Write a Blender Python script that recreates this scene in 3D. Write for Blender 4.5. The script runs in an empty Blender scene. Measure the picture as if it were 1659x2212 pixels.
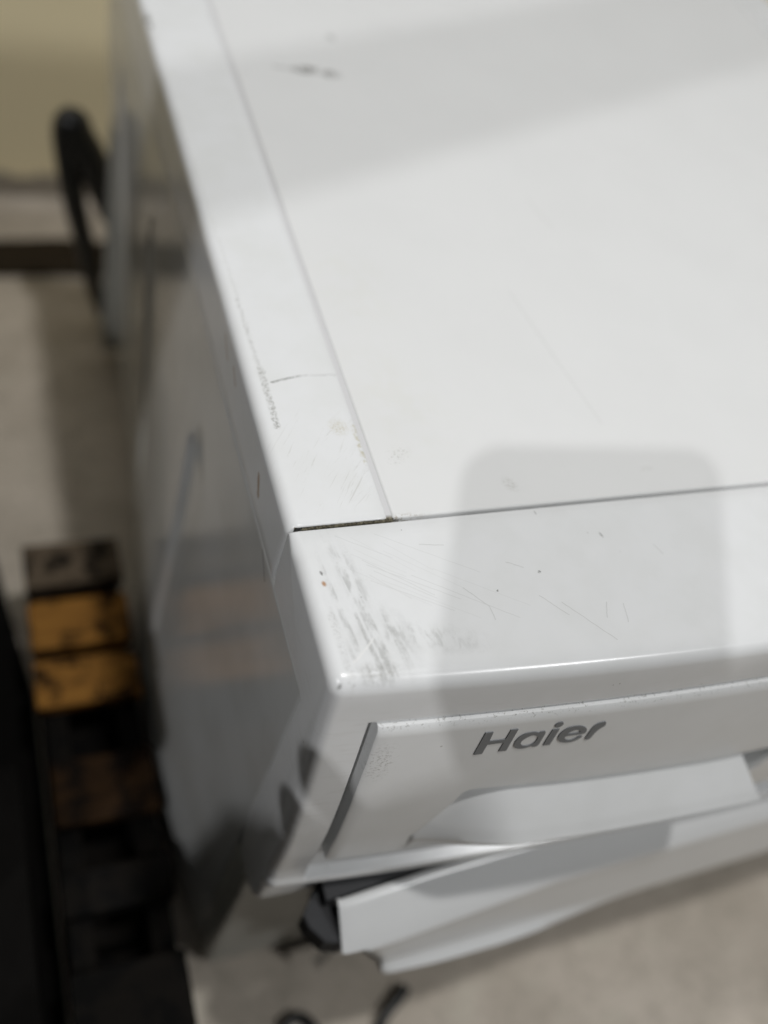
import bpy, bmesh, math, random
import numpy as np
from mathutils import Matrix, Vector
from mathutils.geometry import tessellate_polygon

random.seed(4)
scene = bpy.context.scene
COL = scene.collection

# ------------------------------------------------------------------ camera
CAM_LOC = Vector((-0.119215, -0.230026, 0.350638))
RIGHT = Vector((0.925438, -0.281327, 0.253810))
DOWN = Vector((-0.085974, -0.808301, -0.582458))
FWD = Vector((0.369017, 0.517208, -0.772220))
cam_d = bpy.data.cameras.new("camera")
cam = bpy.data.objects.new("camera", cam_d)
COL.objects.link(cam)
m = Matrix.Identity(4)
for i in range(3):
    m[i][0] = RIGHT[i]; m[i][1] = -DOWN[i]; m[i][2] = -FWD[i]; m[i][3] = CAM_LOC[i]
cam.matrix_world = m
cam_d.sensor_fit = 'HORIZONTAL'
cam_d.sensor_width = 36.0
cam_d.lens = 36.0 * 2076.7 / 1659.0
cam_d.clip_start = 0.01
cam_d.clip_end = 60
cam_d.dof.use_dof = True
cam_d.dof.focus_distance = 0.445
cam_d.dof.aperture_fstop = 3.1
scene.camera = cam

# ------------------------------------------------------------------ light
world = bpy.data.worlds.new("World"); scene.world = world; world.use_nodes = True
bg = world.node_tree.nodes["Background"]
bg.inputs[0].default_value = (0.85, 0.90, 1.0, 1); bg.inputs[1].default_value = 0.03

def area_light(name, loc, target, size, power, color, shape='DISK', size_y=None, xdir=None):
    d = bpy.data.lights.new(name, 'AREA'); d.shape = shape; d.size = size
    if size_y: d.size_y = size_y
    d.energy = power; d.color = color
    o = bpy.data.objects.new(name, d); COL.objects.link(o)
    loc = Vector(loc); z = (loc - Vector(target)).normalized()
    x = Vector(xdir) if xdir else Vector((1, 0, 0))
    x = (x - z * x.dot(z)).normalized(); y = z.cross(x)
    mm = Matrix.Identity(4)
    for i in range(3):
        mm[i][0] = x[i]; mm[i][1] = y[i]; mm[i][2] = z[i]; mm[i][3] = loc[i]
    o.matrix_world = mm
    return o
area_light("ceiling_lamp_overhead", (0.38, -0.16, 3.0), (0.12, 0.1, 0), 0.16, 37, (1.0, 0.992, 0.98))
area_light("ceiling_lamp_behind", (-1.62, -1.30, 2.05), (0.1, 0.0, 0), 0.045, 24, (0.99, 0.99, 1.0))
area_light("ceiling_lamp_front", (1.35, -1.45, 2.10), (0.2, 0.0, -.1), 0.30, 26, (0.985, 0.995, 1.0))
scene.view_settings.view_transform = 'Standard'
scene.view_settings.look = 'None'
scene.view_settings.exposure = -0.13
scene.view_settings.gamma = 1
try:
    scene.cycles.max_bounces = 8
    scene.cycles.use_denoising = True
except Exception: pass

# ------------------------------------------------------------------ helpers
def mesh_obj(name, verts, faces, mat, parent=None, smooth=True, kind=None, label=None, cat=None, group=None, auto=None):
    me = bpy.data.meshes.new(name)
    me.from_pydata([tuple(map(float, v)) for v in verts], [], faces)
    bm = bmesh.new(); bm.from_mesh(me)
    bmesh.ops.remove_doubles(bm, verts=bm.verts, dist=1e-6)
    bmesh.ops.recalc_face_normals(bm, faces=bm.faces)
    for fc in bm.faces: fc.smooth = smooth
    if auto is not None:
        for e in bm.edges:
            if len(e.link_faces) == 2 and e.calc_face_angle(0) > math.radians(auto): e.smooth = False
    bm.to_mesh(me); bm.free()
    if mat: me.materials.append(mat)
    o = bpy.data.objects.new(name, me); COL.objects.link(o)
    if parent is not None:
        o.parent = parent
        w = Matrix.Translation(parent.location)
        pp = parent.parent
        o.matrix_parent_inverse = w.inverted() if parent.type == 'EMPTY' else Matrix.Identity(4)
    tag(o, label, cat, group, kind)
    return o
def tag(o, label=None, cat=None, group=None, kind=None):
    if label: o["label"] = label
    if cat: o["category"] = cat
    if group: o["group"] = group
    if kind: o["kind"] = kind
def thing(name, loc, label, cat, group=None):
    o = bpy.data.objects.new(name, None); COL.objects.link(o); o.location = loc
    o.empty_display_size = 0.05
    tag(o, label, cat, group); return o
def box_geo(x0, x1, y0, y1, z0, z1):
    v = [(x, y, z) for x in (x0, x1) for y in (y0, y1) for z in (z0, z1)]
    f = [(0, 1, 3, 2), (4, 6, 7, 5), (0, 4, 5, 1), (2, 3, 7, 6), (0, 2, 6, 4), (1, 5, 7, 3)]
    return v, f
def bevel(o, w, seg=3, ang=40):
    md = o.modifiers.new("bevel", 'BEVEL'); md.width = w; md.segments = seg
    md.limit_method = 'ANGLE'; md.angle_limit = math.radians(ang); md.harden_normals = False
    return o
def box(name, b, mat, parent=None, bw=0.001, seg=2, **k):
    v, f = box_geo(*b)
    o = mesh_obj(name, v, f, mat, parent, smooth=False, **k)
    if bw: bevel(o, bw, seg)
    return o
def grid_faces(nu, nv, closed_u=False):
    f = []
    for i in range(nu if closed_u else nu - 1):
        for j in range(nv - 1):
            a = i * nv + j; b_ = ((i + 1) % nu) * nv + j
            f.append((a, a + 1, b_ + 1, b_))
    return f
def tube(name, pts, rad, mat, parent=None, n=16, sub=6, **k):
    pts = [Vector(p) for p in pts]
    if not hasattr(rad, '__len__'): rad = [rad] * len(pts)
    P, Rr = [], []
    for i in range(len(pts) - 1):
        p0, p1, p2, p3 = pts[max(i - 1, 0)], pts[i], pts[i + 1], pts[min(i + 2, len(pts) - 1)]
        for s in range(sub):
            t = s / sub
            P.append(0.5 * ((2 * p1) + (p2 - p0) * t + (2 * p0 - 5 * p1 + 4 * p2 - p3) * t * t + (3 * p1 - p0 - 3 * p2 + p3) * t ** 3))
            Rr.append(rad[i] * (1 - t) + rad[i + 1] * t)
    P.append(pts[-1]); Rr.append(rad[-1])
    V, up = [], Vector((0.3, 0.2, 1)).normalized()
    for i, p in enumerate(P):
        t = (P[min(i + 1, len(P) - 1)] - P[max(i - 1, 0)]).normalized()
        a = (up - t * up.dot(t)).normalized(); up = a; c = t.cross(a)
        r = Rr[i]
        for q in range(n):
            an = 2 * math.pi * q / n
            V.append(p + a * math.cos(an) * r + c * math.sin(an) * r)
    F = []
    for i in range(len(P) - 1):
        for q in range(n):
            F.append((i * n + q, i * n + (q + 1) % n, (i + 1) * n + (q + 1) % n, (i + 1) * n + q))
    F.append(tuple(range(n))); F.append(tuple(range((len(P) - 1) * n, len(P) * n)))
    return mesh_obj(name, V, F, mat, parent, auto=50, **k)

# ------------------------------------------------------------------ node graph helper
class G:
    def __init__(s, name):
        s.m = bpy.data.materials.new(name); s.m.use_nodes = True
        s.t = s.m.node_tree; s.b = s.t.nodes["Principled BSDF"]
        tc = s.t.nodes.new("ShaderNodeTexCoord"); s.co = tc.outputs["Object"]
        sp = s.t.nodes.new("ShaderNodeSeparateXYZ"); s.t.links.new(s.co, sp.inputs[0])
        s.x, s.y, s.z = sp.outputs
    def link(s, a, i):
        if isinstance(a, (int, float)): i.default_value = a
        elif isinstance(a, tuple): i.default_value = a if len(a) == 4 or i.type == 'VECTOR' else (*a, 1)
        else: s.t.links.new(a, i)
    def M(s, op, a, b=0.0, c=0.0, clamp=False):
        n = s.t.nodes.new("ShaderNodeMath"); n.operation = op; n.use_clamp = clamp
        s.link(a, n.inputs[0]); s.link(b, n.inputs[1]); s.link(c, n.inputs[2]); return n.outputs[0]
    def add(s, a, b): return s.M('ADD', a, b)
    def sub(s, a, b): return s.M('SUBTRACT', a, b)
    def mul(s, a, b): return s.M('MULTIPLY', a, b)
    def mx(s, a, b): return s.M('MAXIMUM', a, b)
    def ramp(s, v, lo, hi, o0=0.0, o1=1.0):
        n = s.t.nodes.new("ShaderNodeMapRange"); n.interpolation_type = 'SMOOTHSTEP'
        s.link(v, n.inputs[0]); n.inputs[1].default_value = lo; n.inputs[2].default_value = hi
        n.inputs[3].default_value = o0; n.inputs[4].default_value = o1; return n.outputs[0]
    def vec(s, sx, sy, sz, rot=0.0, off=(0, 0, 0)):
        n = s.t.nodes.new("ShaderNodeMapping"); s.t.links.new(s.co, n.inputs[0])
        n.inputs["Rotation"].default_value = (0, 0, rot); n.inputs["Location"].default_value = off
        # rotate first, then stretch
        n.vector_type = 'POINT'
        n2 = s.t.nodes.new("ShaderNodeVectorMath"); n2.operation = 'MULTIPLY'
        s.t.links.new(n.outputs[0], n2.inputs[0]); n2.inputs[1].default_value = (sx, sy, sz)
        return n2.outputs[0]
    def noise(s, v, scale=1.0, detail=3.0, rough=0.55, dist=0.0):
        n = s.t.nodes.new("ShaderNodeTexNoise"); s.t.links.new(v, n.inputs["Vector"])
        n.inputs["Scale"].default_value = scale; n.inputs["Detail"].default_value = detail
        n.inputs["Roughness"].default_value = rough; n.inputs["Distortion"].default_value = dist
        return n.outputs[0]
    def seg(s, a, b_, p0, p1, wd, soft, wob=0.0, wscale=300):
        """mask of a line from p0 to p1 in the plane of the two coordinates a, b_"""
        dx, dy = p1[0] - p0[0], p1[1] - p0[1]; L2 = dx * dx + dy * dy; L = math.sqrt(L2)
        ax, by = s.sub(a, p0[0]), s.sub(b_, p0[1])
        t = s.M('DIVIDE', s.add(s.mul(ax, dx), s.mul(by, dy)), L2, clamp=True)
        ex, ey = s.sub(ax, s.mul(t, dx)), s.sub(by, s.mul(t, dy))
        d = s.M('SQRT', s.add(s.mul(ex, ex), s.mul(ey, ey)))
        if wob:
            nz = s.noise(s.co, wscale, 2)
            # signed side distance for the wobble
            sd = s.M('DIVIDE', s.sub(s.mul(ax, dy), s.mul(by, dx)), L)
            sd = s.M('ABSOLUTE', s.add(sd, s.mul(s.sub(nz, .5), wob * 2)))
            ends = s.M('ABSOLUTE', s.M('DIVIDE', s.add(s.mul(ex, dx), s.mul(ey, dy)), L))
            d = s.add(sd, ends)
        return s.ramp(d, wd, wd + soft, 1.0, 0.0)
    def blob(s, a, b_, c, rx, ry, ang=0.0, soft=.5):
        ca, sa = math.cos(ang), math.sin(ang)
        ax, by = s.sub(a, c[0]), s.sub(b_, c[1])
        u = s.M('DIVIDE', s.add(s.mul(ax, ca), s.mul(by, sa)), rx)
        v = s.M('DIVIDE', s.sub(s.mul(by, ca), s.mul(ax, sa)), ry)
        r = s.M('SQRT', s.add(s.mul(u, u), s.mul(v, v)))
        return s.ramp(r, 1 - soft, 1 + soft, 1.0, 0.0)
    def mix(s, f, a, b_):
        n = s.t.nodes.new("ShaderNodeMix"); n.data_type = 'RGBA'
        s.link(f, n.inputs[0]); s.link(a, n.inputs[6]); s.link(b_, n.inputs[7]); return n.outputs[2]
    def set(s, color=None, rough=None, bump=None, bstr=.1, bdist=.0005, spec=None, metal=None):
        if color is not None: s.link(color, s.b.inputs["Base Color"])
        if rough is not None: s.link(rough, s.b.inputs["Roughness"])
        if spec is not None: s.b.inputs["Specular IOR Level"].default_value = spec
        if metal is not None: s.b.inputs["Metallic"].default_value = metal
        if bump is not None:
            n = s.t.nodes.new("ShaderNodeBump"); n.inputs["Strength"].default_value = bstr
            n.inputs["Distance"].default_value = bdist
            s.link(bump, n.inputs["Height"]); s.t.links.new(n.outputs[0], s.b.inputs["Normal"])
        return s.m
def plain(name, color, rough=.5, var=.06, scale=60, bumps=0.0, metal=0.0, spec=.5):
    g = G(name); n = g.noise(g.co, scale, 3)
    c2 = tuple(c * (1 - var * 2) for c in color)
    return g.set(g.mix(n, color, c2), g.add(rough, g.mul(g.sub(n, .5), .12)), n if bumps else None, bumps, .001, spec, metal)

WHITE = (0.80, 0.81, 0.815)

# white plastic of the console top: scuffs, scratches and grime
def mat_console():
    g = G("console_white_plastic")
    fine = g.noise(g.co, 900, 2)
    med = g.noise(g.co, 260, 4, .65)
    big = g.noise(g.co, 40, 3)
    col = g.mix(g.ramp(big, .35, .7), WHITE, (0.775, 0.785, 0.785))
    top = g.ramp(g.z, -.006, -.001)
    # broad scuffed patch near the corner, rubbed along y
    streak = g.noise(g.vec(420, 26, 100, math.radians(8)), 1, 4, .6)
    streak2 = g.noise(g.vec(1300, 55, 100, math.radians(-6)), 1, 3, .6)
    zone = g.mul(g.blob(g.x, g.y, (.0255, -.064), .0140, .017, math.radians(-6), .5), top)
    zone2 = g.mul(g.blob(g.x, g.y, (.019, -.042), .009, .030, math.radians(4), .5), top)
    zone3 = g.mul(g.blob(g.x, g.y, (.045, -.062), .026, .006, math.radians(-14), .6), top)
    soft = g.noise(g.vec(240, 110, 200, math.radians(-5)), 1, 6, .72, .4)
    clean = g.ramp(g.noise(g.vec(300, 9, 100, math.radians(-8)), 1, 2, .5, .3), .50, .58, 1, .1)
    a1 = g.mul(g.mul(zone, g.ramp(soft, .36, .60)), clean)
    a1 = g.mul(a1, g.ramp(fine, .30, .62, .75, 1))
    a2 = g.mul(g.mul(zone2, clean), g.mul(g.ramp(soft, .40, .62), .75))
    a3 = g.mul(g.mul(zone3, g.ramp(soft, .46, .62)), .6)
    dirt = g.mx(a1, g.mx(a2, a3))
    col = g.mix(g.mul(dirt, .70), col, (0.36, 0.365, 0.35))
    # darkest smudge at the front of the patch
    sm = g.mul(g.mul(g.blob(g.x, g.y, (.0215, -.0755), .009, .0045, 0, .6), top), g.ramp(g.noise(g.co, 700, 4, .7), .42, .6))
    col = g.mix(g.mul(sm, .35), col, (0.22, 0.21, 0.18))
    # diagonal hair scratches
    sc = 0.0
    for i in range(16):
        x0 = .016 + random.random() * .05; y0 = -.004 - random.random() * .03; L = .02 + random.random() * .035
        an = math.radians(-36 + random.uniform(-7, 7))
        sc = g.mx(sc, g.mul(g.seg(g.x, g.y, (x0, y0), (x0 + L * math.cos(an), y0 + L * math.sin(an)), .00006, .00022, .0003, 120), random.uniform(.25, .7)))
    for p0, p1 in [((.1434, -.0581), (.1400, -.0660)), ((.0735, -.0408), (.083, -.052)), ((.083, -.052), (.0835, -.059)), ((.11, -.05), (.121, -.062)), ((.152, -.060), (.150, -.070)),
                   ((.10, -.03), (.108, -.034)), ((.185, -.03), (.188, -.036)), ((.06, -.015), (.072, -.017)), ((.12, -.055), (.14, -.078))]:
        sc = g.mx(sc, g.seg(g.x, g.y, p0, p1, .0001, .00025, .0005, 200))
    col = g.mix(g.mul(g.mul(sc, top), .28), col, (0.25, 0.245, 0.22))
    # curved pale scratch through the dirt
    ps = g.seg(g.x, g.y, (.012, -.069), (.024, -.060), .0002, .0004, .0016, 90)
    col = g.mix(g.mul(ps, .8), col, (0.84, 0.84, 0.83))
    # grime line along the left front edge of the top
    ed = g.mul(g.seg(g.x, g.y, (.0085, -.045), (.0095, -.080), .0009, .0012, .0012, 500), g.ramp(g.noise(g.co, 1100, 3, .7), .5, .62))
    col = g.mix(g.mul(ed, .35), col, (0.2, 0.19, 0.16))
    # specks and single marks
    vor = g.t.nodes.new("ShaderNodeTexVoronoi"); g.t.links.new(g.co, vor.inputs["Vector"]); vor.inputs["Scale"].default_value = 120
    spk = g.mul(g.ramp(vor.outputs["Distance"], .03, .07, 1, 0), g.ramp(g.noise(g.co, 55, 2), .55, .62))
    col = g.mix(g.mul(spk, .6), col, (0.15, 0.14, 0.12))
    marks = 0.0; tp2 = g.ramp(g.z, -.006, -.003)
    for c, rx, ry in [((.1153, -.0374), .0009, .0007), ((.0095, -.0245), .0006, .0012), ((.0042, -.0778), .0011, .0007), ((.158, -.021), .0004, .0016), ((.127, -.004), .0003, .0011), ((.09, -.0445), .0006, .0005)]:
        marks = g.mx(marks, g.mul(g.blob(g.x, g.y, c, rx, ry, .3, .4), g.ramp(g.noise(g.co, 1500, 2), .38, .5)))
    col = g.mix(g.mul(g.mul(marks, tp2), .8), col, (0.10, 0.095, 0.085))
    rust = g.mul(g.blob(g.x, g.y, (.0093, -.0300), .0009, .0013, .2, .5), top)
    col = g.mix(g.mul(rust, .85), col, (0.42, 0.20, 0.07))
    # slight grey film on the front face, dusty drip lines
    face = g.ramp(g.z, -.03, -.012, 1, 0)
    dust = g.ramp(g.noise(g.vec(60, 60, 420), 1, 3), .5, .75)
    col = g.mix(g.mul(g.mul(face, dust), .12), col, (0.45, 0.43, 0.38))
    # orange rub mark on the side
    rs = g.mul(g.seg(g.y, g.z, (-.0565, -.100), (-.0600, -.110), .0006, .001, .0005, 500), g.ramp(g.x, 0, .004, 1, 0))
    col = g.mix(g.mul(rs, .9), col, (0.55, 0.15, 0.02))
    rough = g.add(.24, g.add(g.mul(dirt, .3), g.mul(g.sub(med, .5), .12)))
    return g.set(col, rough, g.add(g.mul(fine, .4), g.mul(med, .6)), .035, .0004)

def mat_trim():
    g = G("trim_white_enamel")
    med = g.noise(g.co, 260, 4, .65); fine = g.noise(g.co, 1100, 3, .7)
    col = g.mix(g.ramp(g.noise(g.co, 30, 3), .35, .7), (0.815, 0.825, 0.83), (0.785, 0.795, 0.79))
    top = g.ramp(g.z, -.006, -.001)
    # black grime creeping along the outer edge
    e1 = g.seg(g.x, g.y, (.0092, .060), (.0092, .100), .0012, .0010, .0014, 420)
    e2 = g.seg(g.x, g.y, (.0088, .095), (.0076, .150), .0004, .0012, .0016, 420)
    e = g.mul(g.mx(e1, g.mul(e2, .8)), g.ramp(g.noise(g.co, 640, 8, .85, .6), .46, .60))
    col = g.mix(g.mul(e, .72), col, (0.11, 0.10, 0.065))
    # hairline crack across the strip
    ck = g.mx(g.seg(g.x, g.y, (.0125, .0895), (.0290, .0935), .00030, .0004, .0010, 260), g.mul(g.seg(g.x, g.y, (.0285, .0935), (.0485, .0930), .00012, .0003, .0012, 260), .6))
    col = g.mix(g.mul(g.mul(ck, g.ramp(fine, .38, .55)), .85), col, (0.09, 0.085, 0.07))
    # fine rubbed scratches in the last handspan of the strip
    st = g.noise(g.vec(620, 38, 100, math.radians(35)), 1, 4, .7, .5)
    z1 = g.mul(g.blob(g.x, g.y, (.026, .034), .020, .030, math.radians(20), .5), g.ramp(st, .58, .68))
    st2 = g.noise(g.vec(760, 42, 100, math.radians(48)), 1, 4, .7, .5)
    z2 = g.mul(g.blob(g.x, g.y, (.040, .040), .012, .026, 0, .5), g.ramp(st2, .59, .68))
    col = g.mix(g.mul(g.mul(g.mx(z1, z2), top), .26), col, (0.30, 0.28, 0.22))
    stn = g.mul(g.blob(g.x, g.y, (.0400, .058), .004, .0045, .4, .7), g.ramp(fine, .45, .6))
    stn = g.mx(stn, g.mul(g.seg(g.x, g.y, (.0480, .058), (.0482, .034), .0006, .0016, .0010, 300), g.ramp(med, .42, .58)))
    col = g.mix(g.mul(stn, .55), col, (0.40, 0.34, 0.13))
    far = g.mul(g.seg(g.x, g.y, (.0080, .15), (.0040, .32), .0002, .0012, .0014, 200), g.ramp(fine, .5, .62))
    col = g.mix(g.mul(far, .4), col, (0.2, 0.19, 0.15))
    spk = g.mul(g.blob(g.x, g.y, (.003, .425), .0022, .010, .1, .5), g.ramp(g.noise(g.co, 500, 3), .45, .55))
    col = g.mix(g.mul(spk, .8), col, (0.10, 0.09, 0.06))
    vor = g.t.nodes.new("ShaderNodeTexVoronoi"); g.t.links.new(g.co, vor.inputs["Vector"]); vor.inputs["Scale"].default_value = 150
    s2 = g.mul(g.ramp(vor.outputs["Distance"], .03, .06, 1, 0), g.ramp(g.noise(g.co, 60, 2), .56, .62))
    col = g.mix(g.mul(s2, .55), col, (0.2, 0.19, 0.16))
    # brown rub marks on the outer skirt
    side = g.ramp(g.x, .0, .004, 1, 0)
    r1 = g.mx(g.seg(g.y, g.z, (.1360, -.012), (.1250, -.020), .0003, .0009, .0006, 500), g.seg(g.y, g.z, (.1130, -.013), (.1050, -.019), .0003, .0009, .0006, 500))
    r1 = g.mx(r1, g.seg(g.y, g.z, (.047, -.020), (.0415, -.030), .0010, .0014, .0010, 400))
    col = g.mix(g.mul(g.mul(r1, side), .7), col, (0.36, 0.20, 0.08))
    return g.set(col, g.add(.22, g.mul(g.sub(med, .5), .12)), med, .03, .0004)

def mat_lid():
    g = G("lid_white_laminate")
    med = g.noise(g.co, 240, 3, .6)
    col = g.mix(g.ramp(g.noise(g.co, 14, 3), .35, .7), (0.80, 0.805, 0.80), (0.785, 0.79, 0.785))
    yel = g.mul(g.mx(g.blob(g.x, g.y, (.075, .075), .022, .035, .2, .7), g.blob(g.x, g.y, (.075, .16), .02, .03, .2, .7)), g.ramp(g.noise(g.co, 70, 3), .35, .65))
    col = g.mix(g.mul(yel, .12), col, (0.70, 0.70, 0.58))
    # dark dragged mark far back
    d = g.mul(g.mx(g.blob(g.x, g.y, (.103, .379), .010, .0045, .1, .5), g.blob(g.x, g.y, (.121, .376), .006, .004, .1, .5)), g.ramp(g.noise(g.co, 260, 3), .40, .52))
    d = g.mx(d, g.mul(g.seg(g.x, g.y, (.080, .380), (.128, .374), .0002, .0022, .001, 100), .35))
    d = g.mx(d, g.mul(g.blob(g.x, g.y, (.134, .425), .0025, .004, .2, .6), .4))
    col = g.mix(g.mul(d, .9), col, (0.12, 0.115, 0.10))
    # long hair scratch
    s_ = g.mx(g.seg(g.x, g.y, (.1756, .1555), (.1840, .098), .00010, .00035), g.seg(g.x, g.y, (.1840, .098), (.1919, .0499), .00008, .0003))
    s_ = g.mx(s_, g.mul(g.seg(g.x, g.y, (.225, .245), (.232, .215), .0002, .0006), .6))
    col = g.mix(g.mul(s_, .30), col, (0.3, 0.3, 0.27))
    sm = g.mul(g.blob(g.x, g.y, (.1200, .0145), .0028, .0040, .5, .7), g.ramp(g.noise(g.co, 900, 4, .7), .45, .62))
    sm = g.mx(sm, g.mul(g.blob(g.x, g.y, (.205, .017), .0040, .0015, .1, .7), g.ramp(g.noise(g.co, 900, 4, .7), .5, .62)))
    sm = g.mx(sm, g.mul(g.blob(g.x, g.y, (.066, .038), .006, .004, .5, .7), g.ramp(g.noise(g.co, 800, 4, .7), .53, .62)))
    col = g.mix(g.mul(sm, .5), col, (0.28, 0.27, 0.22))
    vor = g.t.nodes.new("ShaderNodeTexVoronoi"); g.t.links.new(g.co, vor.inputs["Vector"]); vor.inputs["Scale"].default_value = 90
    s2 = g.mul(g.ramp(vor.outputs["Distance"], .02, .045, 1, 0), g.ramp(g.noise(g.co, 35, 2), .58, .64))
    col = g.mix(g.mul(s2, .45), col, (0.2, 0.19, 0.17))
    fr = g.mul(g.ramp(g.y, .004, .0008), g.ramp(g.noise(g.co, 500, 3), .45, .6))
    fr = g.mul(fr, g.ramp(g.x, .052, .075, 1, 0))
    col = g.mix(g.mul(fr, .6), col, (0.25, 0.2, 0.12))
    return g.set(col, g.add(.30, g.mul(g.sub(med, .5), .05)), med, .012, .0002)

def mat_side():
    g = G("side_white_enamel")
    med = g.noise(g.co, 120, 3, .6)
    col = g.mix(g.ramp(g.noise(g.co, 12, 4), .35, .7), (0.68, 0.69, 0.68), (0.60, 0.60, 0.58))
    r1 = g.seg(g.y, g.z, (.022, -.050), (.010, -.060), .0004, .0008, .0006, 500)
    col = g.mix(g.mul(r1, .6), col, (0.12, 0.10, 0.10))
    return g.set(col, g.add(.13, g.mul(g.sub(med, .5), .05)), g.noise(g.co, 18, 2), .12, .002, .85)

def mat_groove():
    g = G("seam_with_dirt")
    n = g.noise(g.co, 700, 4, .7)
    dirty = g.mul(g.ramp(g.x, .050, .062, 1, 0), g.ramp(g.y, .004, .0015, 0, 1))
    dk = g.mix(g.ramp(n, .42, .6), (0.035, 0.030, 0.020), (0.20, 0.18, 0.12))
    col = g.mix(dirty, (0.66, 0.66, 0.665), dk)
    return g.set(col, .55, n, .3, .0006)

M_console, M_trim, M_lid, M_side, M_groove = mat_console(), mat_trim(), mat_lid(), mat_side(), mat_groove()
def mat_drawer():
    g = G("drawer_white_plastic")
    n = g.noise(g.co, 300, 3, .6)
    col = g.mix(g.ramp(g.noise(g.co, 30, 2), .35, .7), (0.80, 0.81, 0.81), (0.77, 0.78, 0.775))
    d = g.mul(g.blob(g.x, g.z, (.032, -.058), .006, .012, 0, .8), g.ramp(g.noise(g.co, 600, 4, .7), .5, .64))
    d = g.mx(d, g.mul(g.ramp(g.z, -.034, -.031), g.ramp(g.noise(g.co, 700, 3, .7), .56, .66)))
    d = g.mx(d, g.blob(g.x, g.z, (.060, -.049), .0006, .0006, 0, .5))
    col = g.mix(g.mul(d, .5), col, (0.2, 0.19, 0.16))
    return g.set(col, g.add(.22, g.mul(g.sub(n, .5), .08)), n, .03, .0004)
M_drawer = mat_drawer()
M_letter = plain("logo_grey_silver", (0.165, 0.175, 0.185), .42, .03, 400)
M_door = plain("door_white_plastic", (0.79, 0.80, 0.80), .2, .02, 40)
M_darkgrey = plain("dark_grey_plastic", (0.055, 0.057, 0.058), .4, .1, 80)
M_matt = plain("matt_dark_plastic", (0.070, 0.071, 0.074), .85, .1, 80, spec=.15)
M_gasket = plain("grey_rubber_gap", (0.16, 0.165, 0.17), .5, .1, 80)
M_black = plain("black_rubber", (0.012, 0.012, 0.012), .38, .1, 90)
M_glass = plain("smoked_door_glass", (0.02, 0.022, 0.025), .06, .02, 10)
M_cab = plain("matt_black_stand_in", (0.006, 0.0055, 0.005), .9, .15, 60, spec=.05)  # colour of the added light blockers and the floor shadow sheet
M_front = plain("front_enamel_shaded", (0.40, 0.40, 0.365), .35, .04, 15)  # white enamel set to grey, the shade by the door is in the colour

# ------------------------------------------------------------------ washing machine
W, D, H = 0.65, 0.600, 0.500
FLOOR = -0.5
wm = thing("washing_machine", (W / 2, D / 2, FLOOR + .0),
           "white scuffed front loading washing machine with grey lettering on its drawer and door ajar", "washing machine")

PZ = [(-.0035, -.0800), (-.030, -.0835), (-.060, -.0885), (-.100, -.0945), (-.130, -.0978), (-.165, -.0998), (-.188, -.0995), (-.198, -.1010), (-.2035, -.1038), (-.2075, -.1030), (-.211, -.1003), (-.240, -.1000), (-.2485, -.0982), (-.2535, -.088)]
_pa = np.array(PZ)[::-1]
def bow(x): return .0165 * (1 - ((x - .325) / .325) ** 2)
# smooth base profile
def prof(z):
    s = 0
    for dz, w_ in ((-.008, .25), (0, .5), (.008, .25)): s += w_ * np.interp(min(z + dz, 0), _pa[:, 0], _pa[:, 1])
    return s if z > -.18 else np.interp(z, _pa[:, 0], _pa[:, 1])

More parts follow.
